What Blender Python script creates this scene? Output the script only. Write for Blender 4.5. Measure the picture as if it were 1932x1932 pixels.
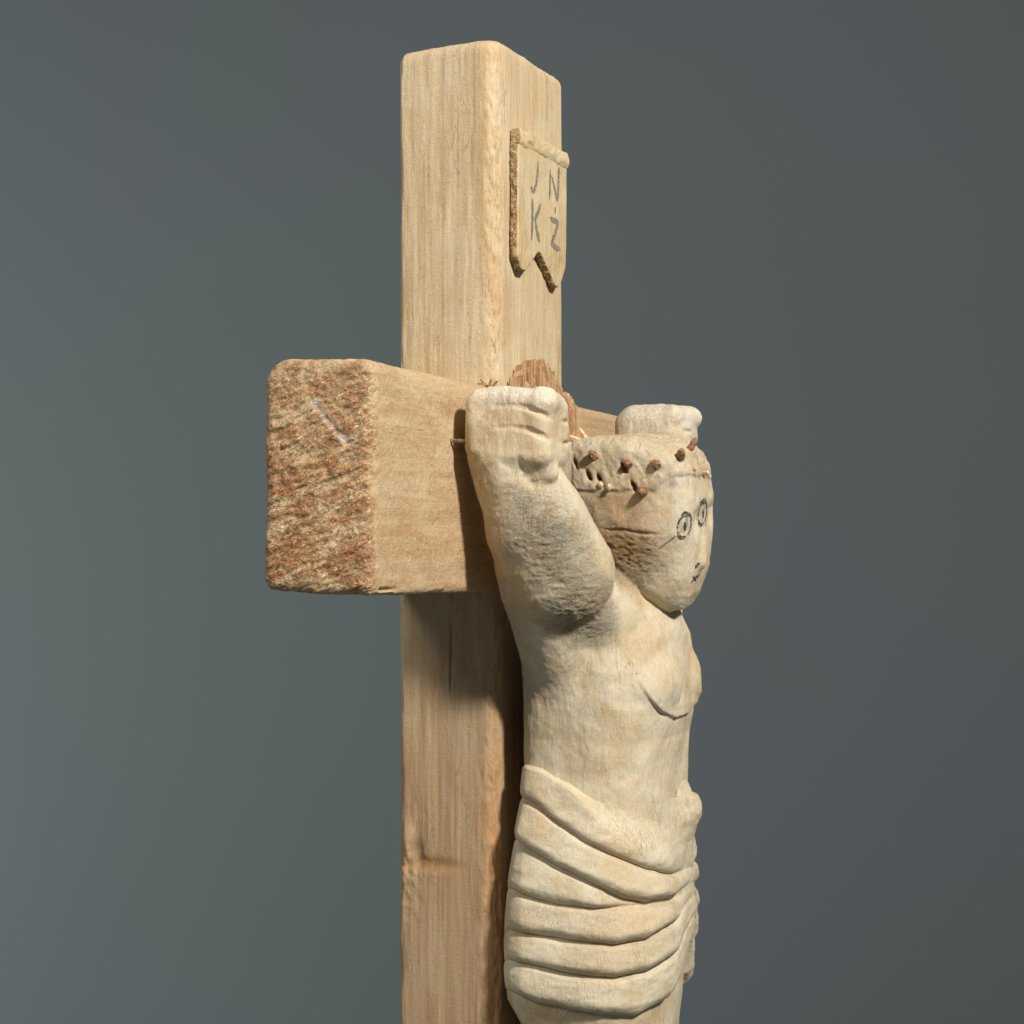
import bpy, bmesh, math, random
import numpy as np
from mathutils import Vector, Matrix
from mathutils.bvhtree import BVHTree

for o in list(bpy.data.objects):
    bpy.data.objects.remove(o)
scene = bpy.context.scene
random.seed(7)
rng = np.random.default_rng(7)

# ----------------------------------------------------------------------------
# Units: the carving was measured in "units" (U = 0.25 mm).
# +X = front of the cross, +Y = along the beam (away from camera), +Z = up.
# Origin = front, near edge of the upright at eye level.
# ----------------------------------------------------------------------------
U = 0.00025
ST, CT = 0.3714, 0.9285
DIST, FPX = 3350.0, 3350.0
CAM = np.array([CT * 28 + ST * DIST, ST * 28 - CT * DIST, 0.0])
RIGHT = np.array([CT, ST, 0.0]); FWD = np.array([-ST, CT, 0.0])

# ---------------------------------------------------------------- camera
cd = bpy.data.cameras.new('camera'); cam = bpy.data.objects.new('camera', cd)
scene.collection.objects.link(cam); scene.camera = cam
cam.location = Vector(CAM * U)
cam.rotation_euler = Matrix(((CT, 0, ST), (ST, 0, -CT), (0, 1, 0))).to_euler()
cd.sensor_width = 36; cd.lens = 36 * FPX / 1932; cd.shift_y = 65 / 1932
cd.clip_start = 0.02; cd.clip_end = 50

# ---------------------------------------------------------------- world
w = bpy.data.worlds.new('World'); scene.world = w; w.use_nodes = True
bg = w.node_tree.nodes['Background']
bg.inputs[0].default_value = (0.92, 0.96, 1.0, 1); bg.inputs[1].default_value = 0.11

# ---------------------------------------------------------------- lamps
def area(name, loc, target, size, power, col, size_y=None, spread=None):
    l = bpy.data.lights.new(name, 'AREA'); l.energy = power; l.color = col; l.size = size
    if size_y: l.shape = 'RECTANGLE'; l.size_y = size_y
    if spread: l.spread = spread
    o = bpy.data.objects.new(name, l); scene.collection.objects.link(o)
    o.location = loc
    d = Vector(target) - Vector(loc)
    o.rotation_euler = d.to_track_quat('-Z', 'Y').to_euler()
    return o
KEYDIR = Vector((0.80, -0.53, 0.66)).normalized()
tgt = Vector((0.03, 0.03, 0.0))
area('key_lamp', tgt + KEYDIR * 1.7, tgt, 0.17, 43, (1.0, 0.955, 0.895))
area('side_lamp', (-0.55, -1.7, 1.0), (0, 0.05, 0.02), 0.5, 11, (1.0, 0.93, 0.84))
area('wall_lamp', (-2.35, -0.1, -0.2), (-1.95, 1.7, -0.5), 1.2, 23, (0.88, 0.95, 1.0), spread=2.8)

vs = scene.view_settings
vs.view_transform = 'Standard'; vs.look = 'None'; vs.exposure = 0; vs.gamma = 1
vs.use_curve_mapping = False

# ============================================================================
# helpers
# ============================================================================
def proj(P):
    """units -> position in the 1932 px photograph (measuring aid)"""
    q = np.asarray(P, float) - CAM
    dep = q @ FWD / DIST
    return 966 + (q @ RIGHT) / dep, 1031 - q[..., 2] / dep

def ray(px, py):
    d = FWD * FPX + RIGHT * (px - 966) + np.array([0, 0, 1.0]) * (1031 - py)
    return d / np.linalg.norm(d)

def on_x(px, py, x):
    """the point of the plane X = x seen at a place of the photograph"""
    d = ray(px, py); t = (x - CAM[0]) / d[0]
    return CAM + d * t

def _hash(ix, iy, iz, seed):
    h = (ix.astype(np.uint32) * np.uint32(374761393) + iy.astype(np.uint32) * np.uint32(668265263)
         + iz.astype(np.uint32) * np.uint32(2147483647) + np.uint32(seed * 977 + 13) * np.uint32(1274126177))
    h ^= h >> np.uint32(13); h *= np.uint32(1274126177); h ^= h >> np.uint32(16)
    h *= np.uint32(2246822519); h ^= h >> np.uint32(15)
    return (h & np.uint32(0xffffff)).astype(np.float32) / np.float32(0xffffff) * 2 - 1

def noise(P, scale, seed=0, octaves=1):
    """value noise in [-1,1]; scale = feature size per axis"""
    scale = np.broadcast_to(np.asarray(scale, float), (3,))
    tot = 0; amp = 1.0; norm = 0
    for o in range(octaves):
        q = P / scale * (2 ** o) + seed * 17.3 + o * 5.1
        f = np.floor(q); t = (q - f).astype(np.float32); i = f.astype(np.int64)
        t = t * t * (3 - 2 * t)
        r = 0
        for dx in (0, 1):
            for dy in (0, 1):
                for dz in (0, 1):
                    wgt = ((t[:, 0] if dx else 1 - t[:, 0]) * (t[:, 1] if dy else 1 - t[:, 1])
                           * (t[:, 2] if dz else 1 - t[:, 2]))
                    r = r + wgt * _hash(i[:, 0] + dx, i[:, 1] + dy, i[:, 2] + dz, seed + o)
        tot = tot + r * amp; norm += amp; amp *= 0.5
    return tot / norm

def smin(a, b, k):
    h = np.clip(0.5 + 0.5 * (b - a) / k, 0, 1)
    return b + (a - b) * h - k * h * (1 - h)
def smax(a, b, k):
    return -smin(-a, -b, k)

class Field:
    """signed distance field sampled on a (non uniform) grid, meshed by surface nets"""
    def __init__(s, xs, ys, zs):
        s.ax = [np.asarray(a, np.float32) for a in (xs, ys, zs)]
        s.V = np.full([len(a) for a in s.ax], 60.0, np.float32)
    def region(s, lo, hi):
        sl = []
        for a, l, h in zip(s.ax, lo, hi):
            i0 = max(0, np.searchsorted(a, l) - 1); i1 = min(len(a), np.searchsorted(a, h) + 1)
            sl.append(slice(i0, max(i1, i0 + 1)))
        X = s.ax[0][sl[0]][:, None, None]; Y = s.ax[1][sl[1]][None, :, None]; Z = s.ax[2][sl[2]][None, None, :]
        return tuple(sl), X, Y, Z
    def add(s, lo, hi, fn, k=8.0, margin=40):
        sl, X, Y, Z = s.region(np.array(lo) - margin, np.array(hi) + margin)
        d = fn(X, Y, Z); s.V[sl] = smin(s.V[sl], np.minimum(d, 60).astype(np.float32), k)
    def cut(s, lo, hi, fn, k=4.0, margin=15):
        sl, X, Y, Z = s.region(np.array(lo) - margin, np.array(hi) + margin)
        d = fn(X, Y, Z); s.V[sl] = smax(s.V[sl], -d.astype(np.float32), k)
    def mesh(s):
        V = s.V; n = V.shape
        S = V < 0
        c = np.zeros([n[0] - 1, n[1] - 1, n[2] - 1], np.uint8)
        for i in (0, 1):
            for j in (0, 1):
                for k in (0, 1):
                    c += S[i:n[0] - 1 + i, j:n[1] - 1 + j, k:n[2] - 1 + k]
        act = (c > 0) & (c < 8); del c
        idx = np.full(act.shape, -1, np.int32)
        cells = np.argwhere(act); idx[act] = np.arange(len(cells), dtype=np.int32)
        ci = cells.T
        corner = {}; pos = {}
        for i in (0, 1):
            for j in (0, 1):
                for k in (0, 1):
                    corner[i, j, k] = V[ci[0] + i, ci[1] + j, ci[2] + k]
                    pos[i, j, k] = np.stack([s.ax[0][ci[0] + i], s.ax[1][ci[1] + j], s.ax[2][ci[2] + k]], 1)
        acc = np.zeros((len(cells), 3)); cnt = np.zeros(len(cells))
        keys = list(corner)
        for a in keys:
            for b in keys:
                if sum(b) == sum(a) + 1 and sum(abs(p - q) for p, q in zip(a, b)) == 1:
                    va, vb = corner[a], corner[b]
                    m = (va < 0) != (vb < 0)
                    t = np.where(m, va / np.where(m, va - vb, 1), 0)[:, None]
                    acc += np.where(m[:, None], pos[a] + (pos[b] - pos[a]) * t, 0); cnt += m
        verts = acc / cnt[:, None]
        quads = []
        for axis in range(3):
            sa = [slice(None)] * 3; sb = [slice(None)] * 3
            sa[axis] = slice(0, -1); sb[axis] = slice(1, None)
            e = np.argwhere(S[tuple(sa)] != S[tuple(sb)])
            u, v = [(1, 2), (2, 0), (0, 1)][axis]
            e = e[(e[:, u] > 0) & (e[:, v] > 0) & (e[:, u] < n[u] - 1) & (e[:, v] < n[v] - 1)]
            def cell(du, dv):
                q = e.copy(); q[:, u] -= du; q[:, v] -= dv
                return idx[q[:, 0], q[:, 1], q[:, 2]]
            Q = np.stack([cell(1, 1), cell(0, 1), cell(0, 0), cell(1, 0)], 1)
            flip = ~S[e[:, 0], e[:, 1], e[:, 2]]
            Q[flip] = Q[flip][:, ::-1]
            quads.append(Q)
        return verts, np.concatenate(quads)

def vnormals(V, Q):
    n = np.cross(V[Q[:, 2]] - V[Q[:, 0]], V[Q[:, 3]] - V[Q[:, 1]])
    N = np.zeros_like(V)
    for k in range(4):
        for a in range(3):
            N[:, a] += np.bincount(Q[:, k], n[:, a], len(V))
    return N / np.maximum(np.linalg.norm(N, axis=1, keepdims=True), 1e-9)

COL = scene.collection
def make(name, V, F, mat, parent=None, base=(0, 0, 0), smooth=True, attrs=None):
    """V in units (world); base in units: the origin of the parent thing"""
    me = bpy.data.meshes.new(name)
    V = (np.asarray(V, float) - np.asarray(base, float)) * U
    if isinstance(F, np.ndarray):
        F = F.astype(np.int32); nq = F.shape[0]; k = F.shape[1]
        me.vertices.add(len(V)); me.vertices.foreach_set('co', V.astype(np.float32).ravel())
        me.loops.add(nq * k); me.loops.foreach_set('vertex_index', F.ravel())
        me.polygons.add(nq); me.polygons.foreach_set('loop_start', np.arange(0, nq * k, k, dtype=np.int32))
        me.update(calc_edges=True); me.validate()
    else:
        me.from_pydata([tuple(v) for v in V], [], F); me.update()
    me.polygons.foreach_set('use_smooth', np.full(len(me.polygons), smooth))
    for an, av in (attrs or {}).items():
        at = me.attributes.new(an, 'FLOAT', 'POINT'); at.data.foreach_set('value', np.asarray(av, np.float32))
    me.materials.append(mat)
    o = bpy.data.objects.new(name, me); COL.objects.link(o)
    if parent is not None:
        o.parent = parent
    else:
        o.location = Vector(np.asarray(base, float) * U)
    return o

def thing(name, label, cat, base, group=None):
    o = bpy.data.objects.new(name, None); COL.objects.link(o)
    o.location = Vector(np.asarray(base, float) * U); o.empty_display_size = 0.02
    o['label'] = label; o['category'] = cat
    if group: o['group'] = group
    return o

def axis_steps(*segs):
    """(start, step), (start, step), ..., end"""
    out = []
    for (a, st), nxt in zip(segs[:-1], segs[1:]):
        b = nxt[0] if isinstance(nxt, tuple) else nxt
        m = max(1, int(round((b - a) / st)))
        out.append(np.linspace(a, b, m, endpoint=False))
    out.append([segs[-1]])
    return np.concatenate(out)

# ---------------------------------------------------------------- materials
def srgb(r, g, b):
    f = lambda c: (c / 255 / 12.92) if c / 255 <= 0.04045 else ((c / 255 + 0.055) / 1.055) ** 2.4
    return (f(r), f(g), f(b), 1)

FLOOR_ = 3800.0
class NT:
    def __init__(s, name):
        s.mat = bpy.data.materials.new(name); s.mat.use_nodes = True
        s.t = s.mat.node_tree; s.n = s.t.nodes; s.bsdf = s.n['Principled BSDF']
        tc = s.n.new('ShaderNodeTexCoord'); mp = s.n.new('ShaderNodeMapping')
        mp.inputs['Scale'].default_value = (1 / U,) * 3
        s.link(tc.outputs['Object'], mp.inputs['Vector']); s.co = mp.outputs[0]
    def link(s, a, b): s.t.links.new(a, b)
    def scaled(s, sc, rot=(0, 0, 0)):
        src = s.co
        if any(rot):
            r = s.n.new('ShaderNodeMapping'); r.inputs['Rotation'].default_value = rot
            s.link(src, r.inputs['Vector']); src = r.outputs[0]
        m = s.n.new('ShaderNodeMapping'); m.inputs['Scale'].default_value = sc
        s.link(src, m.inputs['Vector']); return m.outputs[0]
    def noise(s, feature, detail=3, rough=0.55, dist=0.0, rot=(0, 0, 0)):
        f = feature if isinstance(feature, tuple) else (feature,) * 3
        t = s.n.new('ShaderNodeTexNoise'); t.inputs['Scale'].default_value = 1
        t.inputs['Detail'].default_value = detail; t.inputs['Roughness'].default_value = rough
        t.inputs['Distortion'].default_value = dist
        s.link(s.scaled(tuple(1 / q for q in f), rot), t.inputs['Vector']); return t.outputs['Fac']
    def ramp(s, fac, lo, hi, a=0.0, b=1.0):
        m = s.n.new('ShaderNodeMapRange'); m.interpolation_type = 'SMOOTHSTEP'
        m.inputs[1].default_value = lo; m.inputs[2].default_value = hi
        m.inputs[3].default_value = a; m.inputs[4].default_value = b
        s.link(fac, m.inputs[0]); return m.outputs[0]
    def mix(s, fac, a, b, mode='MIX'):
        m = s.n.new('ShaderNodeMix'); m.data_type = 'RGBA'; m.blend_type = mode
        for v, i in ((fac, 0), (a, 6), (b, 7)):
            if hasattr(v, 'is_linked'): s.link(v, m.inputs[i])
            else: m.inputs[i].default_value = v
        return m.outputs[2]
    def math(s, op, a, b=0.0):
        m = s.n.new('ShaderNodeMath'); m.operation = op
        for v, i in ((a, 0), (b, 1)):
            if hasattr(v, 'is_linked'): s.link(v, m.inputs[i])
            else: m.inputs[i].default_value = v
        return m.outputs[0]
    def attr(s, name):
        a = s.n.new('ShaderNodeAttribute'); a.attribute_name = name; return a.outputs['Fac']
    def bump(s, h, dist_units, strength=1.0, prev=None):
        b = s.n.new('ShaderNodeBump'); b.inputs['Distance'].default_value = dist_units * U
        b.inputs['Strength'].default_value = strength
        s.link(h, b.inputs['Height'])
        if prev is not None: s.link(prev, b.inputs['Normal'])
        return b.outputs[0]
    def finish(s, col, normal=None, rough=0.75, spec=0.25):
        if hasattr(col, 'is_linked'): s.link(col, s.bsdf.inputs['Base Color'])
        else: s.bsdf.inputs['Base Color'].default_value = col
        s.bsdf.inputs['Roughness'].default_value = rough
        s.bsdf.inputs['Specular IOR Level'].default_value = spec
        if normal is not None: s.link(normal, s.bsdf.inputs['Normal'])
        return s.mat

def squiggle(t, size, width=0.035, dist=1.6, rot=(0, 0, 0)):
    """thin wandering checks: 1 on the line, 0 off it"""
    q = t.noise(size, 2, 0.5, dist, rot)
    return t.ramp(t.math('ABSOLUTE', t.math('SUBTRACT', q, 0.5)), width, 0.0)
def dim(c, k): return tuple(min(1, x * k) for x in c[:3]) + (1,)

def timber(name, a, b, c, grain='z', fuzz=1.0, lines=0.3):
    """sawn softwood, fibres along one axis"""
    t = NT(name)
    st = {'z': lambda p, q: (p, p, q), 'y': lambda p, q: (p, q, p)}[grain]
    g1 = t.noise(st(26, 520), 4, 0.6, 0.5); g2 = t.noise(st(2.8, 95), 4, 0.68, 0.25)
    blot = t.noise(st(90, 170), 4, 0.6, 0.5); sp = t.noise(6.5, 4, 0.65, 1.4)
    col = t.mix(t.ramp(g1, 0.34, 0.68), a, b)
    col = t.mix(t.ramp(blot, 0.42, 0.70, 0, 0.8), col, c)
    col = t.mix(t.math('MULTIPLY', t.ramp(g2, 0.52, 0.74), lines), col, dim(b, 0.62))
    col = t.mix(t.math('MULTIPLY', t.ramp(sp, 0.52, 0.70), 0.4 * fuzz), col, dim(a, 1.25))
    col = t.mix(t.math('MULTIPLY', t.ramp(sp, 0.44, 0.30), 0.4 * fuzz), col, dim(b, 0.66))
    n = t.bump(g2, 1.8, 0.4); n = t.bump(sp, 2.4, 0.5 * fuzz, n)
    n = t.bump(t.noise(2.6, 3, 0.6, 0.8), 1.0, 0.5 * fuzz, n)
    return t, col, n

t, col, n = timber('post_wood', srgb(204, 182, 146), srgb(190, 162, 122), srgb(210, 194, 162), 'z', 1.1, 0.36)
ch = squiggle(t, (7, 7, 60), 0.03, 0.5)
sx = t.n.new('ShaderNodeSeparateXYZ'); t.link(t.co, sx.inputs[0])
down_tone = t.math('ADD', t.math('SUBTRACT', sx.outputs[2], FLOOR_), t.math('MULTIPLY', t.noise((60, 60, 300), 3), 260))
col = t.mix(t.ramp(down_tone, 330, -420, 0, 0.62), col, t.mix(t.ramp(t.noise((20, 20, 400), 3, .6, .4), 0.35, 0.65), srgb(170, 138, 104), srgb(146, 112, 80)))  # wood tone turns browner down the post
col = t.mix(t.attr('mark'), col, srgb(178, 126, 74))
col = t.mix(t.math('MULTIPLY', ch, t.ramp(t.noise((60, 60, 160), 2), 0.48, 0.66, 0, 0.6)), col, srgb(118, 86, 56))
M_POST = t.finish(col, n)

t, col, n = timber('beam_wood', srgb(204, 176, 138), srgb(186, 152, 112), srgb(210, 186, 148), 'y', 2.2, 0.42)
nick = t.math('MULTIPLY', squiggle(t, (26, 40, 12), 0.02, 1.2), t.ramp(t.noise(70, 2), 0.52, 0.66, 0, 0.6))
col = t.mix(nick, col, srgb(112, 80, 52))
col = t.mix(t.ramp(t.noise((60, 120, 30), 4, .65, .8), 0.52, 0.70, 0, 0.45), col, srgb(178, 132, 88))
# end grain: ring bands + pale torn fibres, only where the mesh says it is sawn end
rings = t.noise((120, 120, 22), 3, 0.6, 0.7, rot=(0, 0.40, 0))
torn = t.noise((15, 15, 6.5), 3, 0.62, 1.8, rot=(0, 0.55, 0)); fine = t.noise((9, 9, 4), 3, 0.65, 1.2, rot=(0, 0.5, 0))
ec = t.mix(t.ramp(rings, 0.40, 0.62), srgb(206, 154, 106), srgb(240, 212, 164))
ec = t.mix(t.ramp(t.noise(85, 3, .6, .5), 0.44, 0.60, 0, 0.8), ec, srgb(176, 118, 72))
ec = t.mix(t.ramp(torn, 0.53, 0.66, 0, 0.8), ec, srgb(244, 222, 178))
ec = t.mix(t.ramp(torn, 0.46, 0.32, 0, 0.45), ec, srgb(160, 106, 64))
sq = squiggle(t, (20, 20, 9), 0.04, 2.2, (0, 0.5, 0))
ec = t.mix(t.math('MULTIPLY', sq, 0.7), ec, srgb(104, 60, 36))
endm = t.attr('endgrain')
col = t.mix(endm, col, ec)
col = t.mix(t.attr('mark'), col, srgb(236, 230, 220))
nb = t.bump(t.math('MULTIPLY', torn, endm), 4.0, 0.7, n)
nb = t.bump(t.math('MULTIPLY', t.math('SUBTRACT', 1.0, sq), endm), 3.0, 0.8, nb)
nb = t.bump(t.math('MULTIPLY', fine, endm), 2.0, 0.6, nb)
M_BEAM = t.finish(col, nb, 0.8)

def carved(name, pale, tan, orange, fuzz=1.0):
    t = NT(name)
    b1 = t.noise(120, 4, 0.55, 0.4); b2 = t.noise(38, 4, 0.6, 0.6)
    sp = t.noise((5, 5, 7), 4, 0.7, 1.6); gr = t.noise((4, 4, 90), 3, 0.6, 0.3); mi = t.noise(2.4, 3, 0.65, 0.8)
    col = t.mix(t.ramp(b1, 0.38, 0.64), pale, tan)
    col = t.mix(t.ramp(b2, 0.50, 0.72, 0, 0.5), col, orange)
    col = t.mix(t.ramp(sp, 0.50, 0.68, 0, 0.45), col, tuple(min(1, x * 1.22) for x in pale[:3]) + (1,))
    col = t.mix(t.ramp(sp, 0.42, 0.28, 0, 0.45), col, tuple(x * 0.5 for x in tan[:3]) + (1,))
    col = t.mix(t.ramp(gr, 0.54, 0.72, 0, 0.30), col, tuple(x * 0.7 for x in tan[:3]) + (1,))
    n = t.bump(sp, 3.0, 0.55 * fuzz); n = t.bump(gr, 1.5, 0.5, n); n = t.bump(mi, 1.0, 0.5, n)
    chk = t.math('MULTIPLY', squiggle(t, (8, 8, 80), 0.022, 0.6), t.ramp(t.noise((70, 70, 90), 2), 0.50, 0.66, 0, 0.55))
    col = t.mix(chk, col, dim(tan, 0.42))
    pit = t.math('MULTIPLY', t.ramp(t.noise(4.5, 2, .5, .8), 0.66, 0.74), t.ramp(t.noise(60, 2), 0.46, 0.62))
    col = t.mix(t.math('MULTIPLY', pit, 0.55), col, dim(tan, 0.35))
    n = t.bump(t.math('SUBTRACT', 1.0, chk), 2.0, 0.6, n)
    return t, col, n, sp

t, col, n, sp = carved('figure_wood', srgb(209, 197, 170), srgb(194, 174, 140), srgb(196, 162, 114))
fz = t.attr('rough'); hair = t.noise((9, 9, 3.0), 4, 0.75, 2.2); crack = t.noise((26, 26, 10), 4, 0.7, 2.5)
sq = squiggle(t, (10, 10, 6), 0.05, 2.2)
n = t.bump(t.math('MULTIPLY', hair, fz), 9.0, 1.0, n)
n = t.bump(t.math('MULTIPLY', t.math('SUBTRACT', 1.0, sq), fz), 3.0, 0.8, n)
col = t.mix(t.math('MULTIPLY', t.math('MULTIPLY', sq, fz), 0.6), col, srgb(96, 76, 54))
col = t.mix(t.math('MULTIPLY', t.ramp(hair, 0.46, 0.32), fz), col, srgb(118, 92, 62))
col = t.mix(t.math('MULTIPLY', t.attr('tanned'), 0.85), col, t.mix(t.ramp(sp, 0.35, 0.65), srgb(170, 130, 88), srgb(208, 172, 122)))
col = t.mix(t.attr('toplit'), col, t.mix(t.ramp(sp, 0.35, 0.6), srgb(190, 176, 152), srgb(234, 228, 214)))  # painted light on top of the fists
col = t.mix(t.attr('ink_shade'), col, srgb(66, 62, 62))  # pencil lines and cracks, plus painted shade in the chest crease
M_FIG = t.finish(col, n, 0.8)
t, col, n, sp = carved('cloth_wood', srgb(211, 200, 173), srgb(196, 178, 146), srgb(198, 168, 120), 1.0)
M_CLOTH = t.finish(col, n, 0.8)
t, col, n, sp = carved('plaque_wood', srgb(206, 188, 150), srgb(194, 170, 128), srgb(188, 154, 106))
edge = t.attr('rough')
col = t.mix(t.math('MULTIPLY', edge, t.ramp(t.noise(14, 3, .6), 0.40, 0.62, 0.35, 0.95)), col, t.mix(t.ramp(sp, 0.40, 0.58), srgb(118, 72, 42), srgb(218, 182, 134)))
n = t.bump(t.math('MULTIPLY', t.noise(6, 3, .7, 1.5), edge), 8, 1.0, n)
M_PLAQ = t.finish(col, n, 0.8)

t = NT('pencil'); pn = t.noise(4.0, 3, 0.7)
M_INK = t.finish(t.mix(t.ramp(pn, 0.34, 0.62), srgb(84, 84, 84), srgb(156, 144, 120)), None, 0.6)
t = NT('pencil_hard'); pn = t.noise(5.0, 3, 0.7)
M_INKD = t.finish(t.mix(t.ramp(pn, 0.42, 0.68), srgb(50, 47, 47), srgb(150, 138, 118)), None, 0.6)

t = NT('pupil_graphite'); pn = t.noise(6, 2)
M_PUP = t.finish(t.mix(t.ramp(pn, 0.4, 0.7), srgb(58, 55, 55), srgb(92, 86, 80)), None, 0.6)
t = NT('thorn_wood'); q = t.noise(5, 3, 0.6, 0.6)
M_THORN = t.finish(t.mix(t.ramp(q, 0.38, 0.62), srgb(112, 78, 56), srgb(168, 128, 94)), t.bump(q, 3, 0.7), 0.7)
t = NT('pale_splinter'); q = t.noise(6, 3)
M_SPLIN = t.finish(t.mix(t.ramp(q, 0.35, 0.65), srgb(226, 206, 172), srgb(206, 160, 116)), t.bump(q, 2, 0.5), 0.7)
t = NT('halo_wood'); g = t.noise((7, 7, 160), 4, 0.65, 0.6); q = t.noise(9, 4, 0.7, 1.0)
hc = t.mix(t.ramp(g, 0.38, 0.62), srgb(164, 126, 92), srgb(204, 172, 130))
hc = t.mix(t.ramp(q, 0.55, 0.70, 0, 0.6), hc, srgb(216, 188, 148))
hc = t.mix(t.ramp(t.noise(60, 2), 0.5, 0.7, 0, 0.6), hc, srgb(164, 112, 78))
M_HALO = t.finish(hc, t.bump(q, 3, 0.7, t.bump(g, 5, 0.8)), 0.8)
t = NT('nail_steel'); t.bsdf.inputs['Metallic'].default_value = 0.7
M_NAIL = t.finish(t.mix(t.ramp(t.noise(8, 3), 0.4, 0.6), srgb(190, 186, 178), srgb(140, 122, 104)), None, 0.42, 0.5)
t = NT('backdrop_paint'); q1 = t.noise(4200, 2, 0.5, 0.3); q2 = t.noise(9, 3, 0.6)
M_WALL = t.finish(t.mix(t.ramp(q1, 0.30, 0.70), srgb(104, 114, 112), srgb(106, 112, 117)), t.bump(q2, 2, 0.15), 0.9, 0.1)

# ============================================================================
# the setting
# ============================================================================
FLOOR = -3800.0
def backdrop():
    # seamless cove: floor sweeping up into a wall behind the cross, facing the camera
    prof = [(-5200, FLOOR)]
    W = 7600; R = 600
    prof.append((W - R, FLOOR))
    for k in range(1, 13):
        a = k / 12 * math.pi / 2
        prof.append((W - R + R * math.sin(a), FLOOR + R - R * math.cos(a)))
    prof.append((W, 7000))
    V = []; F = []
    xs = np.linspace(-9000, 9000, 13)
    for (d, z) in prof:
        for x in xs:
            p = RIGHT * x + FWD * d; V.append((p[0], p[1], z))
    nx = len(xs)
    for i in range(len(prof) - 1):
        for j in range(nx - 1):
            a = i * nx + j; F.append((a, a + 1, a + nx + 1, a + nx))
    o = make('backdrop', V, F, M_WALL); o['kind'] = 'structure'
backdrop()

# ============================================================================
# the cross: upright + beam
# ============================================================================
PB = (-103, 180, FLOOR)
cross = thing('wooden_cross', 'tall weathered timber cross of pale square-sawn planks', 'cross', PB)

def rbox2(A, B, a0, a1, b0, b1, r):
    """2D box, corner radii r = dict keyed by (sideA, sideB)"""
    ca, cb = (a0 + a1) / 2, (b0 + b1) / 2
    pa, pb = A - ca, B - cb
    R = np.where(pa > 0, np.where(pb > 0, r[1, 1], r[1, 0]), np.where(pb > 0, r[0, 1], r[0, 0]))
    qa = np.abs(pa) - (a1 - a0) / 2 + R; qb = np.abs(pb) - (b1 - b0) / 2 + R
    return np.minimum(np.maximum(qa, qb), 0) + np.sqrt(np.maximum(qa, 0) ** 2 + np.maximum(qb, 0) ** 2) - R

def ell(X, Y, Z, c, r):
    q = np.sqrt(((X - c[0]) / r[0]) ** 2 + ((Y - c[1]) / r[1]) ** 2 + ((Z - c[2]) / r[2]) ** 2)
    return (q - 1) * min(r)

def cone(X, Y, Z, a, b, ra, rb):
    a = np.array(a, np.float32); b = np.array(b, np.float32); d = b - a; L2 = float(d @ d)
    h = np.clip(((X - a[0]) * d[0] + (Y - a[1]) * d[1] + (Z - a[2]) * d[2]) / L2, 0, 1)
    return np.sqrt((X - a[0] - h * d[0]) ** 2 + (Y - a[1] - h * d[1]) ** 2 + (Z - a[2] - h * d[2]) ** 2) - (ra + (rb - ra) * h)

def build_post():
    f = Field(axis_steps((-222, 2.6), 14), axis_steps((-14, 2.6), (120, 5), 376),
              axis_steps((FLOOR - 12, 40), (-960, 3.5), (-60, 3.5), 992))
    rad = {(1, 0): 30, (0, 0): 14, (1, 1): 12, (0, 1): 14}
    def body(X, Y, Z):
        d = rbox2(X, Y, -207, 0, 0, 360, rad)
        d = smax(d, Z - (964 + 0.03 * Y + 0.02 * X - 0.0006 * (X + 70) ** 2 * 0.6), 26)
        return smax(d, FLOOR - Z, 3) + 0 * X
    f.add((-207, 0, FLOOR), (0, 360, 980), body)
    # knot on the rear near edge with a torn hollow above it
    f.add((-215, -8, -620), (-160, 30, -560), lambda X, Y, Z: ell(X, Y, Z, (-186, 6, -568), (14, 14, 32)), 10)
    f.cut((-210, -20, -640), (-120, 20, -560), lambda X, Y, Z: ell(X, Y, Z, (-166, -10, -590), (16, 17, 32)), 8)
    f.cut((-210, -20, -640), (-60, 20, -580), lambda X, Y, Z: ell(X, Y, Z, (-140, -14, -610), (56, 17, 13)), 12)
    # drying check below the beam
    f.cut((-110, -8, -330), (-90, 20, -60), lambda X, Y, Z: ell(X, Y, Z, (-95 + 0.01 * Z, -2, -190), (1.6, 9, 120)), 1)
    V, Q = f.mesh(); N = vnormals(V, Q)
    d = noise(V, (90, 90, 260), 1, 2) * 3.0 + noise(V, (14, 14, 300), 2, 2) * 1.0 + noise(V, (5, 5, 90), 3, 2) * 0.8
    corner = np.exp(-((V[:, 0] + 6) ** 2 + (V[:, 1] - 6) ** 2) / 22 ** 2)
    d += corner * (noise(V, (9, 9, 20), 4, 3) * 5.0 - 1.5)
    ledge = np.exp(-((V[:, 0] + 207) ** 2 + V[:, 1] ** 2) / 16 ** 2)
    d -= ledge * np.maximum(0, noise(V, (9, 9, 70), 5, 2)) * 7
    near = np.exp(-((V[:, 1]) / 12) ** 2)
    d += near * np.exp(-((V[:, 0] + 200) / 45) ** 2) * np.exp(-((V[:, 2] + 640) / 60) ** 2) * noise(V, (11, 11, 14), 6, 3) * 6
    V = V + N * d[:, None]
    mark = corner * np.clip(noise(V, (30, 30, 140), 8, 3) * 1.2 + 0.45, 0, 1) * 0.75
    mark = np.maximum(mark, 0.5 * near * np.exp(-((V[:, 2] + 610) / 20) ** 2) * np.exp(-((V[:, 0] + 130) / 70) ** 2))
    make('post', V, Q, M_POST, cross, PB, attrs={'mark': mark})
build_post()

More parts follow.
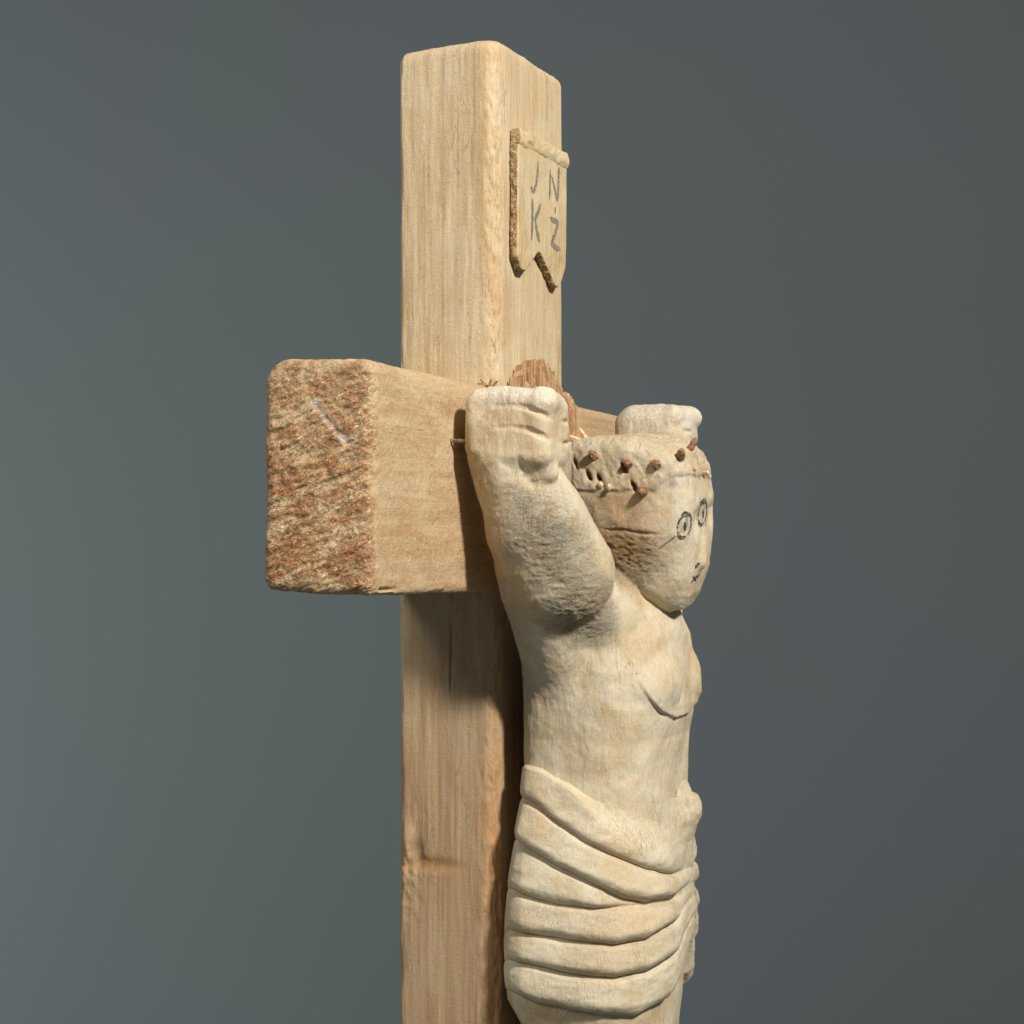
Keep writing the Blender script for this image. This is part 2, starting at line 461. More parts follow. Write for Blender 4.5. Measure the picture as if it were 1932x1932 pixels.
BY0, BY1 = -512, 872
def build_beam():
    f = Field(axis_steps((-228, 2.4), 10), axis_steps((-524, 2.0), (-480, 3.2), (-150, 4), (60, 7), 886),
              axis_steps((-96, 2.6), 336))
    rad = {(1, 1): 30, (1, 0): 12, (0, 1): 46, (0, 0): 20}
    def body(X, Y, Z):
        zt = Z - 0.045 * np.clip(-X, 0, 220) * np.clip((120 - Y) / 500, 0, 1) - 0.012 * np.clip(-Y - 380, 0, 140)
        d = rbox2(X, zt + 0 * X, -211, -7, -83, 304, rad)
        return smax(smax(d, BY0 - Y + 0.02 * (Z - 100), 20), Y - BY1, 13)
    f.add((-212, BY0, -84), (-6, BY1, 325), body)
    f.cut((-150, -540, 150), (-40, -500, 260), lambda X, Y, Z: cone(X, Y, Z, (-118, -516, 236), (-56, -515, 172), 7, 8), 3)
    # split along the lower front edge
    f.cut((-40, -470, -90), (0, -380, -60), lambda X, Y, Z: ell(X, Y, Z, (-6, -460, -72), (9, 34, 3.2)), 2)
    V, Q = f.mesh(); N = vnormals(V, Q)
    d = noise(V, (100, 220, 100), 11, 2) * 3.2 + noise(V, (16, 120, 16), 12, 2) * 1.1 + noise(V, 9, 13, 2) * 0.9
    end = np.clip((BY0 + 9 - V[:, 1]) / 8, 0, 1) + np.clip((V[:, 1] - BY1 + 9) / 8, 0, 1)
    R = np.array(V); c, s_ = math.cos(0.33), math.sin(0.33)
    R[:, 2] = V[:, 2] * c - V[:, 0] * s_; R[:, 0] = V[:, 0] * c + V[:, 2] * s_
    saw = noise(R, (46, 46, 6.5), 14, 2) * 2.4 + noise(R, (14, 14, 6), 15, 2) * 1.8
    split = -np.maximum(0, noise(R, (60, 300, 8), 16, 1) - 0.62) * 9
    d = d * (1 - 0.6 * end) + end * (saw + split)
    under = np.exp(-((V[:, 2] + 80) / 14) ** 2)
    d += under * noise(V, (18, 40, 8), 17, 2) * 2.5
    V = V + N * d[:, None]
    q = V
    seg = cone(q[:, 0], q[:, 1] * 0 - 512, q[:, 2], (-116, -512, 234), (-58, -512, 174), 0, 0)
    mark = np.clip((9.5 + 4 * noise(V, 14, 62, 2) - seg) / 5, 0, 1) * end * np.clip(0.55 + 1.1 * noise(V, 7, 19, 2), 0, 1)
    fr = noise(V, (16, 30, 12), 18, 3)
    eg = np.clip(np.maximum((BY0 + 12 + 14 * fr - V[:, 1]) / 14, (V[:, 1] - BY1 + 12) / 8), 0, 1)
    d2 = np.exp(-((V[:, 1] - BY0 - 8) / 14) ** 2) * noise(V, (9, 12, 9), 20, 2) * 2.0
    V = V + N * d2[:, None]
    make('beam', V, Q, M_BEAM, cross, PB, attrs={'mark': mark, 'endgrain': eg})
build_beam()

# ============================================================================
# halo plank behind the head: a thick split board with a ragged arched top
# ============================================================================
def build_halo():
    V = []; F = []
    y = 44.0
    while y < 306:
        wd = random.uniform(8, 15); y1 = min(y + wd, 312)
        m = (y + y1) / 2; lean = (m - 176) * 0.16
        top = 374 - 0.0040 * (m - 170) ** 2 + random.uniform(-22, 8)
        x0, x1 = 1.5, 36 + random.uniform(-8, 8) + 6 * math.sin(m / 40)
        tip = random.uniform(16, 42)
        b = len(V); ov = 0.8
        for z, sh, sx in ((10, 0, 0), (220, random.uniform(-1, 1), random.uniform(-2, 2)), (top - tip, lean * .6 + random.uniform(-1, 1), random.uniform(-5, 3))):
            V += [(x0, y - ov + sh, z), (x1 + sx, y - ov + sh, z), (x1 + sx, y1 + ov + sh, z), (x0, y1 + ov + sh, z)]
        ty = m + lean + random.uniform(-3, 3); hw = random.uniform(1.0, 3.5)
        V += [(x0 + 3, ty - hw, top - random.uniform(2, 14)), (x1 * random.uniform(.55, .95), ty - hw, top), (x1 * random.uniform(.55, .9), ty + hw, top - random.uniform(0, 8)), (x0 + 3, ty + hw, top - 10)]
        for r in range(3):
            for k in range(4):
                a, c = b + r * 4 + k, b + r * 4 + (k + 1) % 4
                F.append((a, c, c + 4, a + 4))
        F.append((b + 12, b + 13, b + 14, b + 15)); F.append((b + 3, b + 2, b + 1, b))
        y = y1
    o = make('halo', V, F, M_HALO, None, (15, 180, 10), smooth=False)
    o['label'] = 'ragged brown split-wood halo standing behind the carved head'; o['category'] = 'halo'
build_halo()

# ============================================================================
# title plaque with swallow-tail end
# ============================================================================
def poly_sdf(A, B, pts):
    """signed distance to a polygon (negative inside) for broadcastable A, B"""
    pts = np.array(pts, np.float32); n = len(pts)
    d = None; sgn = None
    for i in range(n):
        p = pts[i]; q = pts[i - 1]
        e = q - p; wa = A - p[0]; wb = B - p[1]
        h = np.clip((wa * e[0] + wb * e[1]) / float(e @ e), 0, 1)
        dd = (wa - e[0] * h) ** 2 + (wb - e[1] * h) ** 2
        d = dd if d is None else np.minimum(d, dd)
        c1 = B >= p[1]; c2 = B < q[1]; c3 = e[0] * wb > e[1] * wa
        fl = (c1 & c2 & c3) | (~c1 & ~c2 & ~c3)
        sgn = np.where(fl, -1, 1) if sgn is None else sgn * np.where(fl, -1, 1)
    return np.sqrt(d) * sgn

TB = (12, 180, 526)
plaque = thing('title_plaque', 'small carved scroll plaque with pencilled letters on the top of the upright', 'plaque', TB)
def build_plaque():
    f = Field(axis_steps((-4, 1.5), 38), axis_steps((48, 1.6), 344), axis_steps((514, 1.6), 820))
    pts = [(62, 800), (330, 806), (329, 574), (312, 548), (288, 527), (268, 527), (232, 552), (186, 580), (172, 580), (104, 534), (84, 534), (61, 557)]
    def slab(X, Y, Z):
        d2 = poly_sdf(Y, Z, pts)
        d = smax(d2 + 0 * X, X - (19 + 0.01 * (Z - 650)), 3)
        return smax(d, 1.5 - X, 1)
    f.add((0, 60, 525), (26, 332, 808), slab, 2)
    f.mesh_done = False
    V, Q = f.mesh(); N = vnormals(V, Q)
    edge = np.clip((np.abs(N[:, 1]) + np.abs(N[:, 2]) - 0.5) / 0.4, 0, 1) * (V[:, 0] < 16)
    d = noise(V, (40, 40, 60), 21, 2) * 1.6 + noise(V, (4, 5, 60), 22, 2) * 0.7 + edge * noise(V, 9, 23, 2) * 4.0
    V2 = V + N * d[:, None]
    V2[:, 0] = np.maximum(V2[:, 0], 1.2)
    board = make('board', V2, Q, M_PLAQ, plaque, TB, attrs={'rough': edge})
    bvh = BVHTree.FromPolygons([tuple(v) for v in V2], [tuple(int(i) for i in q) for q in Q])
    # rolled top edge
    f = Field(axis_steps((0, 1.6), 46), axis_steps((50, 1.8), 348), axis_steps((760, 1.6), 820))
    f.add((2, 60, 768), (34, 334, 808), lambda X, Y, Z: smax(smax(np.abs(Z - 785 - 0.02 * Y) - 17 + 0 * X, X - 24 + 0.018 * (Z - 785 - 0.02 * Y) ** 2 * 0.8, 4), smax(np.abs(Y - 197) - 136 + 0 * X, 3 - X, 1), 5), 2)
    V, Q = f.mesh(); N = vnormals(V, Q)
    endm = np.clip((np.abs(N[:, 1]) - 0.6) / 0.3, 0, 1)
    V = V + N * (noise(V, (14, 26, 14), 25, 2) * 2.6 + noise(V, 6, 26, 2) * 1.0)[:, None]
    make('rolled_edge', V, Q, M_PLAQ, plaque, TB, attrs={'rough': endm})
    return bvh
PBVH = build_plaque()

def strip(bvh, pts, width, off, direction, seg=2.0, taper=0.35):
    """a drawn stroke laid on a surface: verts, faces (units)"""
    pts = [np.array(p, float) for p in pts]
    dense = []
    for a, b in zip(pts[:-1], pts[1:]):
        m = max(1, int(np.linalg.norm(b - a) / seg))
        for k in range(m): dense.append(a + (b - a) * k / m)
    dense.append(pts[-1])
    D = np.array(direction, float); D /= np.linalg.norm(D)
    V = []; F = []; rows = 0; NW = 4 if width < 8 else 9
    for i, p in enumerate(dense):
        q0 = dense[max(i - 1, 0)]; q1 = dense[min(i + 1, len(dense) - 1)]
        tg = q1 - q0; sd = np.cross(D, tg); sd /= max(np.linalg.norm(sd), 1e-9)
        e = min(i, len(dense) - 1 - i) * seg / width
        wd = width * (taper + (1 - taper) * min(1, e)) * random.uniform(0.75, 1.15)
        row = []
        for k in range(NW):
            o = p + sd * wd * (k / (NW - 1) - 0.5) - D * 60
            h = bvh.ray_cast(Vector(o), Vector(D), 200)
            if h[0] is None: row = None; break
            row.append(np.array(h[0]) - D * off)
        if row is None:
            rows = 0; continue
        V += row
        if rows:
            b = len(V) - 2 * NW
            for k in range(NW - 1): F.append((b + k, b + k + 1, b + NW + k + 1, b + NW + k))
        rows = 1
    return V, F

def c6(x, y):
    return on_x((1160 + 0.2381 * x) / 1.2635, (270 + 0.2381 * y) / 1.2635, 20)
LET = {
    'j': [[(512, 480), (508, 600), (503, 710), (478, 785), (442, 735)]],
    'n': [[(640, 560), (636, 700), (634, 860)], [(650, 620), (685, 760), (712, 890)], [(722, 540), (720, 700), (716, 870)]],
    'k': [[(466, 850), (462, 1050), (456, 1270)], [(546, 905), (520, 990), (478, 1070)], [(484, 1060), (512, 1190), (540, 1295)]],
    'z': [[(692, 940), (690, 1005)], [(640, 1045), (675, 1075), (722, 1080)], [(724, 1085), (700, 1190), (652, 1305)], [(650, 1300), (700, 1345), (745, 1365)]],
}
for kname, strokes in LET.items():
    V = []; F = []
    for s_ in strokes:
        v, fcs = strip(PBVH, [c6(*p) for p in s_], 12.0 if kname in 'kz' else 9.5, 0.5, (-1, 0, 0))
        b = len(V); V += v; F += [tuple(i + b for i in q) for q in fcs]
    make('pencil_letter', V, F, M_INK, plaque, TB)

# ============================================================================
# the carved figure
# ============================================================================
FB = (190, 180, -1560)
figure = thing('carved_figure', 'pale carved wooden figure with raised arms and thorn crown fixed to the cross', 'carved figure', FB)
CY = 180.0
#        z     back  front  half-width
SEC = np.array([
    (-60, 130, 220, 90), (-95, 96, 262, 130), (-130, 66, 290, 168), (-170, 46, 306, 190), (-230, 38, 314, 200), (-300, 36, 316, 200),
    (-330, 36, 310, 198), (-360, 36, 303, 195), (-420, 36, 300, 195), (-480, 34, 300, 198), (-560, 21, 306, 206), (-640, 9, 308, 213),
    (-720, 4, 308, 218), (-800, 4, 298, 219), (-850, 8, 288, 214), (-900, 32, 286, 198), (-1100, 50, 270, 170),
    (-1420, 80, 230, 120), (-1600, 90, 220, 110)], float)[::-1]
def sec(z):
    return [np.interp(z, SEC[:, 0], SEC[:, i]).astype(np.float32) for i in (1, 2, 3)]

HCY = 150.0
HEADP = [(94, 188), (112, 206), (180, 213), (255, 209), (312, 197), (340, 178), (356, 145), (362, 95), (361, 40), (358, -5),
         (352, -50), (340, -90), (324, -116), (300, -124), (280, -114), (240, -80), (205, -44), (176, -16), (120, 0), (94, 40)]
def build_body():
    f = Field(axis_steps((-10, 2.4), 396), axis_steps((-250, 2.4), (190, 3.0), (300, 5), 700),
              axis_steps((-1570, 14), (-940, 7), (-500, 2.8), (-140, 2.2), 330))
    def torso(X, Y, Z):
        xb, xf, hy = sec(Z)
        cx = xb + (xf - xb) * 0.45
        dx = X - cx; ay = np.abs(Y - CY) / hy
        fr = (np.maximum(dx, 0) / (xf - cx)); bk = (np.maximum(-dx, 0) / (cx - xb))
        q = np.where(dx > 0, (fr ** 2.7 + ay ** 2.7) ** (1 / 2.7), (bk ** 5 + ay ** 5) ** 0.2)
        d = (q - 1) * np.minimum(hy, (xf - xb) / 2)
        d = smax(d, Z + 92 + 0.0007 * (Y - CY) ** 2 - 0.05 * (X - 100) * 0, 30)
        return smax(d, -1560 - Z, 6)
    f.add((15, -40, -1562), (350, 400, -70), torso, 1)
    # legs parting below the cloth
    f.cut((60, 170, -1570), (320, 190, -960), lambda X, Y, Z: ell(X, Y, Z, (300, 180, -1350), (90, 9, 380)), 10)
    # chest muscles
    for sy in (-1, 1):
        f.add((180, CY - 210, -330), (360, CY + 210, -120),
              lambda X, Y, Z: ell(X, Y, Z, (240, CY + sy * 74, -258), (82, 102, 88)), 3)
    # neck
    f.add((80, 40, -230), (330, 300, 60), lambda X, Y, Z: cone(X, Y, Z, (190, 158, 20), (190, 176, -150), 86, 112), 24)
    # head: a whittled block, side profile swept across, narrower at the jaw
    def head(X, Y, Z):
        # head leans slightly towards the near shoulder
        Yr = (Y - HCY) + 0.10 * (Z - 40)
        hw = np.interp(Z, (-125, -60, 20, 120, 210), (66, 96, 116, 122, 112)).astype(np.float32)
        hw = hw - 0.0016 * np.clip(X - 220, 0, 200) ** 2 * 0.9
        R = 30.0
        Zr = Z - 0.10 * (Y - HCY)
        d2 = poly_sdf(X + 0 * Y, Zr + 0 * X, HEADP) + R
        dy = np.abs(Yr) - hw + R
        dy, d2 = np.broadcast_arrays(dy, d2)
        return np.minimum(np.maximum(d2, dy), 0) + np.sqrt(np.maximum(d2, 0) ** 2 + np.maximum(dy, 0) ** 2) - R
    f.add((94, 0, -130), (380, 300, 225), head, 5, 30)
    # nose, brow sockets
    f.add((340, 130, -60), (390, 180, 60), lambda X, Y, Z: cone(X, Y, Z, (352, 150, 48), (352, 148, -30), 9, 13), 10)
    for ey, ez in ((102, 38), (204, 62)):
        f.cut((330, ey - 40, ez - 40), (420, ey + 40, ez + 40), lambda X, Y, Z: ell(X, Y, Z, (380, ey, ez), (27, 36, 40)), 6)
    # brow ridges
    for b0, b1 in (((318, 62, 92), (346, 104, 78)), ((350, 188, 92), (338, 232, 104))):
        f.add((290, 40, 60), (380, 250, 130), lambda X, Y, Z: cone(X, Y, Z, b0, b1, 14, 14), 10)
    # near arm
    f.add((0, -250, -40), (260, 60, 200), lambda X, Y, Z: cone(X, Y, Z, (80, -144, 165), (120, -106, 40), 73, 90), 8)
    f.add((0, -250, -240), (280, 80, 80), lambda X, Y, Z: cone(X, Y, Z, (120, -106, 40), (150, -64, -48), 90, 100), 16)
    f.add((10, -150, -330), (220, 130, 60), lambda X, Y, Z: cone(X, Y, Z, (114, -76, -30), (122, 52, -260), 82, 70), 14)
    f.add((20, -160, -220), (270, 120, 20), lambda X, Y, Z: cone(X, Y, Z, (150, 0, -92), (170, 60, -130), 84, 96), 10)
    # far arm
    f.add((20, 420, -60), (300, 680, 240), lambda X, Y, Z: cone(X, Y, Z, (128, 590, 210), (135, 505, 50), 70, 88), 10)
    f.add((20, 300, -240), (300, 620, 90), lambda X, Y, Z: cone(X, Y, Z, (135, 505, 50), (146, 420, -70), 88, 104), 20)
    f.add((20, 240, -240), (290, 540, 20), lambda X, Y, Z: cone(X, Y, Z, (140, 415, -78), (160, 320, -130), 100, 104), 22)
    # fists: a rounded block, four stacked fingers curled round the front, thumb below
    def fist(c, mir, zoff, sc=1.0):
        c = np.array(c, float)
        lo = c - np.array((110, 100, 110)) * sc; hi = c + np.array((130, 100, 110)) * sc
        def palm(X, Y, Z):
            dx, dy, dz = X - c[0] + 8, (Y - c[1]), Z - c[2]
            dz = dz + np.where(dz < 0, 0.14 * dx - 4, 0)
            hz = 76 - 0.05 * np.abs(dx) - 0.0011 * np.clip(dx, 0, 99) ** 2
            r0 = 27 if mir > 0 else 44
            q = [np.abs(dx) - 82 * sc + r0, np.abs(dy) - 66 * sc + r0, np.abs(dz) - hz * sc + r0]
            q = np.broadcast_arrays(*q)
            return (np.minimum(np.maximum(np.maximum(q[0], q[1]), q[2]), 0)
                    + np.sqrt(sum(np.maximum(a, 0) ** 2 for a in q)) - r0)
        f.add(lo, hi, palm, 5)
        for i, (z, xo, r) in enumerate(((44, 60, 27), (6, 52, 26), (-32, 46, 25))):
            f.add(lo, hi, lambda X, Y, Z: cone(X, Y, Z, c + np.array((xo - 4, mir * -38, z + 2)), c + np.array((xo - 18, mir * 40, z)), r, r - 1), 7)
        # incised lines between the fingers on the outer side
        for z in (28, -10):
            gp = [(-30, -67, z + 11, 2.0), (10, -68, z + 11, 3.5), (40, -67, z + 5, 5.0), (62, -62, z - 5, 5.5), (80, -48, z - 13, 6.0), (84, -20, z - 15, 6.0), (72, 40, z - 14, 5.0)]
            for g0, g1 in zip(gp[:-1], gp[1:]):
                f.cut(lo, hi, lambda X, Y, Z: cone(X, Y, Z, c + np.array((g0[0], mir * g0[1], g0[2])), c + np.array((g1[0], mir * g1[1], g1[2])), g0[3], g1[3]), 3)
    fist((108, -150, 208), 1, 0)
    fist((138, 590, 232), -1, 0)
    # heel of the near hand: notched overhang above the wrist
    f.add((90, -220, 120), (210, -80, 190), lambda X, Y, Z: cone(X, Y, Z, (120, -186, 146), (164, -170, 132), 18, 20), 12)
    f.cut((130, -240, 110), (150, -180, 160), lambda X, Y, Z: cone(X, Y, Z, (128, -222, 150), (146, -196, 108), 10, 12), 5)
    for hx, hz, rr in ((176, 132, 7), (196, 126, 6), (243, 146, 6), (262, 112, 6), (150, 154, 4)):
        f.cut((hx - 14, 0, hz - 20), (hx + 14, 60, hz + 20), lambda X, Y, Z: ell(X + 0.35 * (Z - hz), Y, Z, (hx, 26, hz), (rr, 20, 11)), 4)
    V, Q = f.mesh(); N = vnormals(V, Q)
    x, y, z = V.T
    # knife facets, then fibres
    d = noise(V, 70, 31, 2) * 3.0 - np.abs(noise(V, (34, 34, 60), 30)) * 2.2 + 0.7 + noise(V, (24, 24, 34), 32, 2) * 1.4 + noise(V, (7, 7, 12), 33, 2) * 0.9
    px_, py_ = proj(V)
    inhead = (z > -118) & (px_ > 1080 + np.clip(py_ - 1000, 0, 200) * 0.55) & (x > 85) & (y > 5) & (y < 300)
    zb = 102 + np.clip(x - 300, 0, 40) * 0.75 + noise(V, 20, 34) * 4
    cap = np.clip((z - zb) / 5, 0, 1) * inhead
    d += cap * (2.2 + noise(V, (17, 17, 26), 35, 3) * 4.2 + noise(V, (6, 6, 10), 47, 2) * 1.8)
    # ear-high crack and rough hair on the side of the head
    hairm = inhead * np.exp(-((z - (-8 + 14 * noise(V, 60, 36))) / 46) ** 2) * np.clip((300 - x) / 50, 0, 1) * (y < 140)
    px_, py_ = proj(V)
    crackl = 1004 + 6 * noise(V, (40, 40, 40), 37, 2) + 0.05 * (px_ - 1200)
    d -= np.exp(-((py_ - crackl) / 3.2) ** 2) * np.clip((px_ - 1130) / 25, 0, 1) * np.clip((1250 - px_) / 30, 0, 1) * inhead * 5
    d += hairm * noise(V, (9, 9, 6), 38, 2) * 3.0
    jawr = np.exp(-(((px_ - 1200) / 45) ** 2 + ((py_ - 1055) / 45) ** 2)) * inhead * (y < 140)
    d += jawr * noise(V, (8, 8, 5), 39, 2) * 3.0
    cr = np.array([(1130, 390), (1160, 432), (1200, 492), (1250, 552), (1310, 582), (1366, 562), (1404, 512), (1420, 470)], float)
    cr = np.stack([(900 + 0.5387 * cr[:, 0]) / 1.2635, (1400 + 0.5387 * cr[:, 1]) / 1.2635], 1)
    front = (x > 190) & (y < 260) & (z < -150)
    dist = np.full(len(V), 1e3); below = py_ - np.interp(px_, cr[:, 0], cr[:, 1])
    for p, q in zip(cr[:-1], cr[1:]):
        e = q - p; hh = np.clip(((px_ - p[0]) * e[0] + (py_ - p[1]) * e[1]) / (e @ e), 0, 1)
        dist = np.minimum(dist, np.hypot(px_ - p[0] - hh * e[0], py_ - p[1] - hh * e[1]))
    ends = np.clip((px_ - 1190) / 60, 0, 1); ends = ends * ends * (3 - 2 * ends)
    lip = np.clip(1.0 - (below + 5) / 8, 0, 1) * np.exp(-dist / 34) * ends
    pecline = np.exp(-(dist / 3.5) ** 2) * front * ends
    d += lip * front * 8 - pecline * 1.5
    # arm: torn fibres in oblique combed bands
    arm = np.clip((-y + 10) / 30, 0, 1) * np.clip((150 - z) / 40, 0, 1) * np.clip((z + 190) / 40, 0, 1)
    armz = arm * np.exp(-((px_ - (1000 + (py_ - 930) * 0.42)) / 60) ** 2) * np.clip((py_ - 900) / 60, 0, 1)
    d += armz * noise(V, (14, 14, 6), 40, 3) * 3.4
    # split lower edge on the near fist
    V = V + N * d[:, None]
    tmask = np.clip((320 - x) / 80, 0, 1) * inhead * np.clip((104 - z) / 10, 0, 1) * np.clip((z + 70) / 60, 0, 1) * np.clip((150 - y) / 40, 0, 1) * np.clip(0.5 + noise(V, 40, 61, 2), 0, 1)
    rough = np.clip(armz * 1.1 * np.clip(0.7 + noise(V, 50, 45, 2), 0, 1) + jawr * 0.75 + hairm * 0.35 + cap * 0.14 + tmask * 0.4, 0, 1)
    handtop = np.clip((z - 222) / 50 + 0.5 * noise(V, 26, 41, 2), 0, 1) * ((y < -40) | (y > 480))  # strong light from above put into the colour of the fist tops
    tm = np.clip((330 - x) / 90, 0, 1) * inhead * np.clip((106 - z) / 10, 0, 1) * np.clip((z + 50 + 25 * noise(V, 40, 43, 2)) / 60, 0, 1) * np.clip((150 - y) / 40, 0, 1)
    tanned = np.clip((hairm * 0.25 + jawr * 0.38) * np.clip((z + 60) / 40, 0, 1) + tm * (0.68 + 0.35 * noise(V, 30, 44, 2)) + cap * np.clip(0.12 + 0.35 * noise(V, 34, 49, 2), 0, 1)
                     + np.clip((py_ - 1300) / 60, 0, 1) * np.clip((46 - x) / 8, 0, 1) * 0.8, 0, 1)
    # thin drawn / split hairline under the crown
    ink_shade = np.exp(-((z - zb + 1) / 2.6) ** 2) * inhead * 0.65 * np.clip(0.55 + noise(V, 18, 42, 2), 0, 1)
    for ex, ey2, rx, ry in ((1291, 993, 15, 24), (1325, 969, 10, 24)):
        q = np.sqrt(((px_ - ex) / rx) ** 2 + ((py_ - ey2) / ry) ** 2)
        ink_shade = np.maximum(ink_shade, inhead * 0.55 * np.clip((1.2 - q) / 0.3, 0, 1) * np.clip(0.45 + 0.8 * noise(V, 7, 46, 2) + 0.0 * q, 0, 1))
    ink_shade = np.maximum(ink_shade, 0.5 * np.exp(-(((px_ - 1268) / 9) ** 2 + ((py_ - 912) / 9) ** 2)) * inhead * (y < 150))
    ink_shade = np.maximum(ink_shade, pecline * 0.5 * np.clip(0.2 + 1.2 * noise(V, 14, 48, 2), 0, 1))  # shade under the chest muscle painted along its crease
    ink_shade = np.maximum(ink_shade, 0.45 * np.exp(-((py_ - crackl) / 2.2) ** 2) * np.clip((px_ - 1150) / 25, 0, 1) * np.clip((1262 - px_) / 30, 0, 1) * inhead * (y < 150))
    make('body', V, Q, M_FIG, figure, FB, attrs={'rough': rough, 'tanned': tanned, 'toplit': handtop * 0.6, 'ink_shade': np.clip(ink_shade, 0, 1)})
    return V, BVHTree.FromPolygons([tuple(v) for v in V], [tuple(int(i) for i in q) for q in Q])
BODYV, BBVH = build_body()

# ---- loincloth: folded wrap carved round the hips
def build_cloth():
    k4 = lambda p: ((900 + 0.5387 * p[0]) / 1.2635, (1400 + 0.5387 * p[1]) / 1.2635)
    crv = lambda L: np.array([k4(p) for p in L])
    G = [crv(L) for L in (
        [(540, 800), (630, 785), (720, 800), (850, 880), (1000, 985), (1150, 1050), (1290, 1070), (1440, 1030)],          # upper hem
        [(540, 900), (620, 930), (700, 962), (800, 1048), (920, 1130), (1050, 1185), (1200, 1250), (1320, 1268), (1440, 1236)],
        [(540, 1090), (590, 1112), (680, 1170), (800, 1240), (950, 1315), (1100, 1382), (1200, 1394), (1320, 1368), (1440, 1290)],
        [(540, 1330), (650, 1368), (780, 1400), (950, 1420), (1080, 1414), (1200, 1410), (1320, 1384), (1440, 1306)],
        [(540, 1518), (700, 1540), (850, 1562), (1050, 1582), (1200, 1558), (1330, 1482), (1390, 1385), (1440, 1330)],
        [(540, 1648), (700, 1682), (850, 1712), (1050, 1732), (1200, 1700), (1330, 1622), (1400, 1480), (1440, 1400)],
        [(540, 1782), (700, 1840), (850, 1872), (1000, 1892), (1150, 1902), (1280, 1830), (1340, 1740), (1400, 1580), (1440, 1500)])]
    nth, nz = 420, 300
    zs = np.linspace(-370, -905, nz)
    th = np.linspace(-math.pi, math.pi, nth, endpoint=False)
    # finer sampling over the near and front side
    xb, xf, hy = sec(zs)
    cx = xb + (xf - xb) * 0.45
    TH, ZI = np.meshgrid(th, np.arange(nz))
    c, s_ = np.cos(TH), np.sin(TH)
    XB, XF, HY, CX = xb[ZI], xf[ZI], hy[ZI], cx[ZI]
    P = np.where(c > 0, 2.7, 5.0)
    HXX = np.where(c > 0, XF - CX, CX - XB)
    r = 1 / ((np.abs(c) / HXX) ** P + (np.abs(s_) / HY) ** P) ** (1 / P)
    X = CX + r * c; Y = CY + r * s_; Z = zs[ZI] + 0 * X
    base = np.stack([X, Y, Z], -1)
    mir = base.copy(); MY = 262.0; mir[..., 1] = MY - np.abs(base[..., 1] - MY)
    gx, gyy = np.gradient(X, axis=1), np.gradient(Y, axis=1)
    gl = np.sqrt(gx ** 2 + gyy ** 2) + 1e-6
    mir = mir + np.stack([gyy / gl, np.where(Y > MY, 1, -1) * gx / gl, 0 * X], -1) * 15
    px, py = proj(mir)
    wob = noise(base.reshape(-1, 3), (60, 60, 40), 51, 2).reshape(px.shape)
    py = py + wob * 3.5
    gy = [np.interp(px, g[:, 0], g[:, 1]) for g in G]
    off = np.full(px.shape, -14.0)
    # upper hem: crisp at the back, melting into the belly at the front
    sw = np.interp(px, (950, 1080, 1180, 1320), (7, 22, 90, 120))
    t0 = np.clip((py - gy[0] + sw * 0.45) / sw, 0, 1); emb = np.interp(px, (950, 1080, 1180, 1320), (14, 12, 5, 4))
    depth = [21, 24, 21, 23, 23, 23]
    for i in range(6):
        wdt = np.maximum(gy[i + 1] - gy[i], 1e-3)
        t = (py - gy[i]) / wdt
        inb = (t >= 0) & (t < 1)
        tt = np.clip(t, 0, 1)
        a = depth[i] * np.clip(wdt / 42, 0, 1)
        lead = np.clip(tt * wdt / 11, 0, 1); lead = lead * lead * (3 - 2 * lead)
        tail = np.clip((1 - tt) * wdt / 27, 0, 1); tail = np.sqrt(np.clip(1 - (1 - tail) ** 2, 0, 1))
        prof = a * tail * (lead * 0.46 + 0.54 * np.clip(tt * 1.35, 0, 1) ** 0.9) + 2.2
        if i == 0: prof = a * tail * (0.45 + .55 * tt) + 2.2; prof = -emb + (prof + emb) * (t0 * t0 * (3 - 2 * t0))
        if i == 0: inb = inb | ((t < 0) & (t0 > 0))
        off = np.where(inb, np.where(prof > 0, prof * np.interp(px, (940, 985, 1265, 1305), (.3, 1, 1, .22)) + (0 if i == 0 else np.interp(px, (1265, 1305), (0, 5))), prof), off)
    low = (py - gy[6])
    off = np.where(low >= 0, -14 + 14 * np.exp(-low / 5), off)
    # tucked end of the cloth at the front of the hip
    kn = np.exp(-(((Y - 236) / 60) ** 2 + ((Z + 502) / 52) ** 2)) * (X > 150)
    off = off + 34 * kn
    nx, ny = np.gradient(X, axis=1), np.gradient(Y, axis=1)
    L = np.sqrt(nx ** 2 + ny ** 2) + 1e-6
    NX, NY = ny / L, -nx / L
    flat = base.reshape(-1, 3)
    fine = (noise(flat, (30, 30, 14), 52, 2) * 1.6 + noise(flat, 8, 53, 2) * 0.8).reshape(px.shape)
    o2 = off + fine
    back = np.clip((X - XB - 3) / 34, 0, 1)
    o2 = np.where(off > 0, o2 * (0.10 + 0.90 * back), o2)
    V = np.stack([X + NX * o2, Y + NY * o2, Z], -1).reshape(-1, 3)
    i, j = np.meshgrid(np.arange(nz - 1), np.arange(nth), indexing='ij')
    j2 = (j + 1) % nth
    Q = np.stack([i * nth + j, (i + 1) * nth + j, (i + 1) * nth + j2, i * nth + j2], -1).reshape(-1, 4)
    make('loincloth', V, Q, M_CLOTH, figure, FB)
build_cloth()

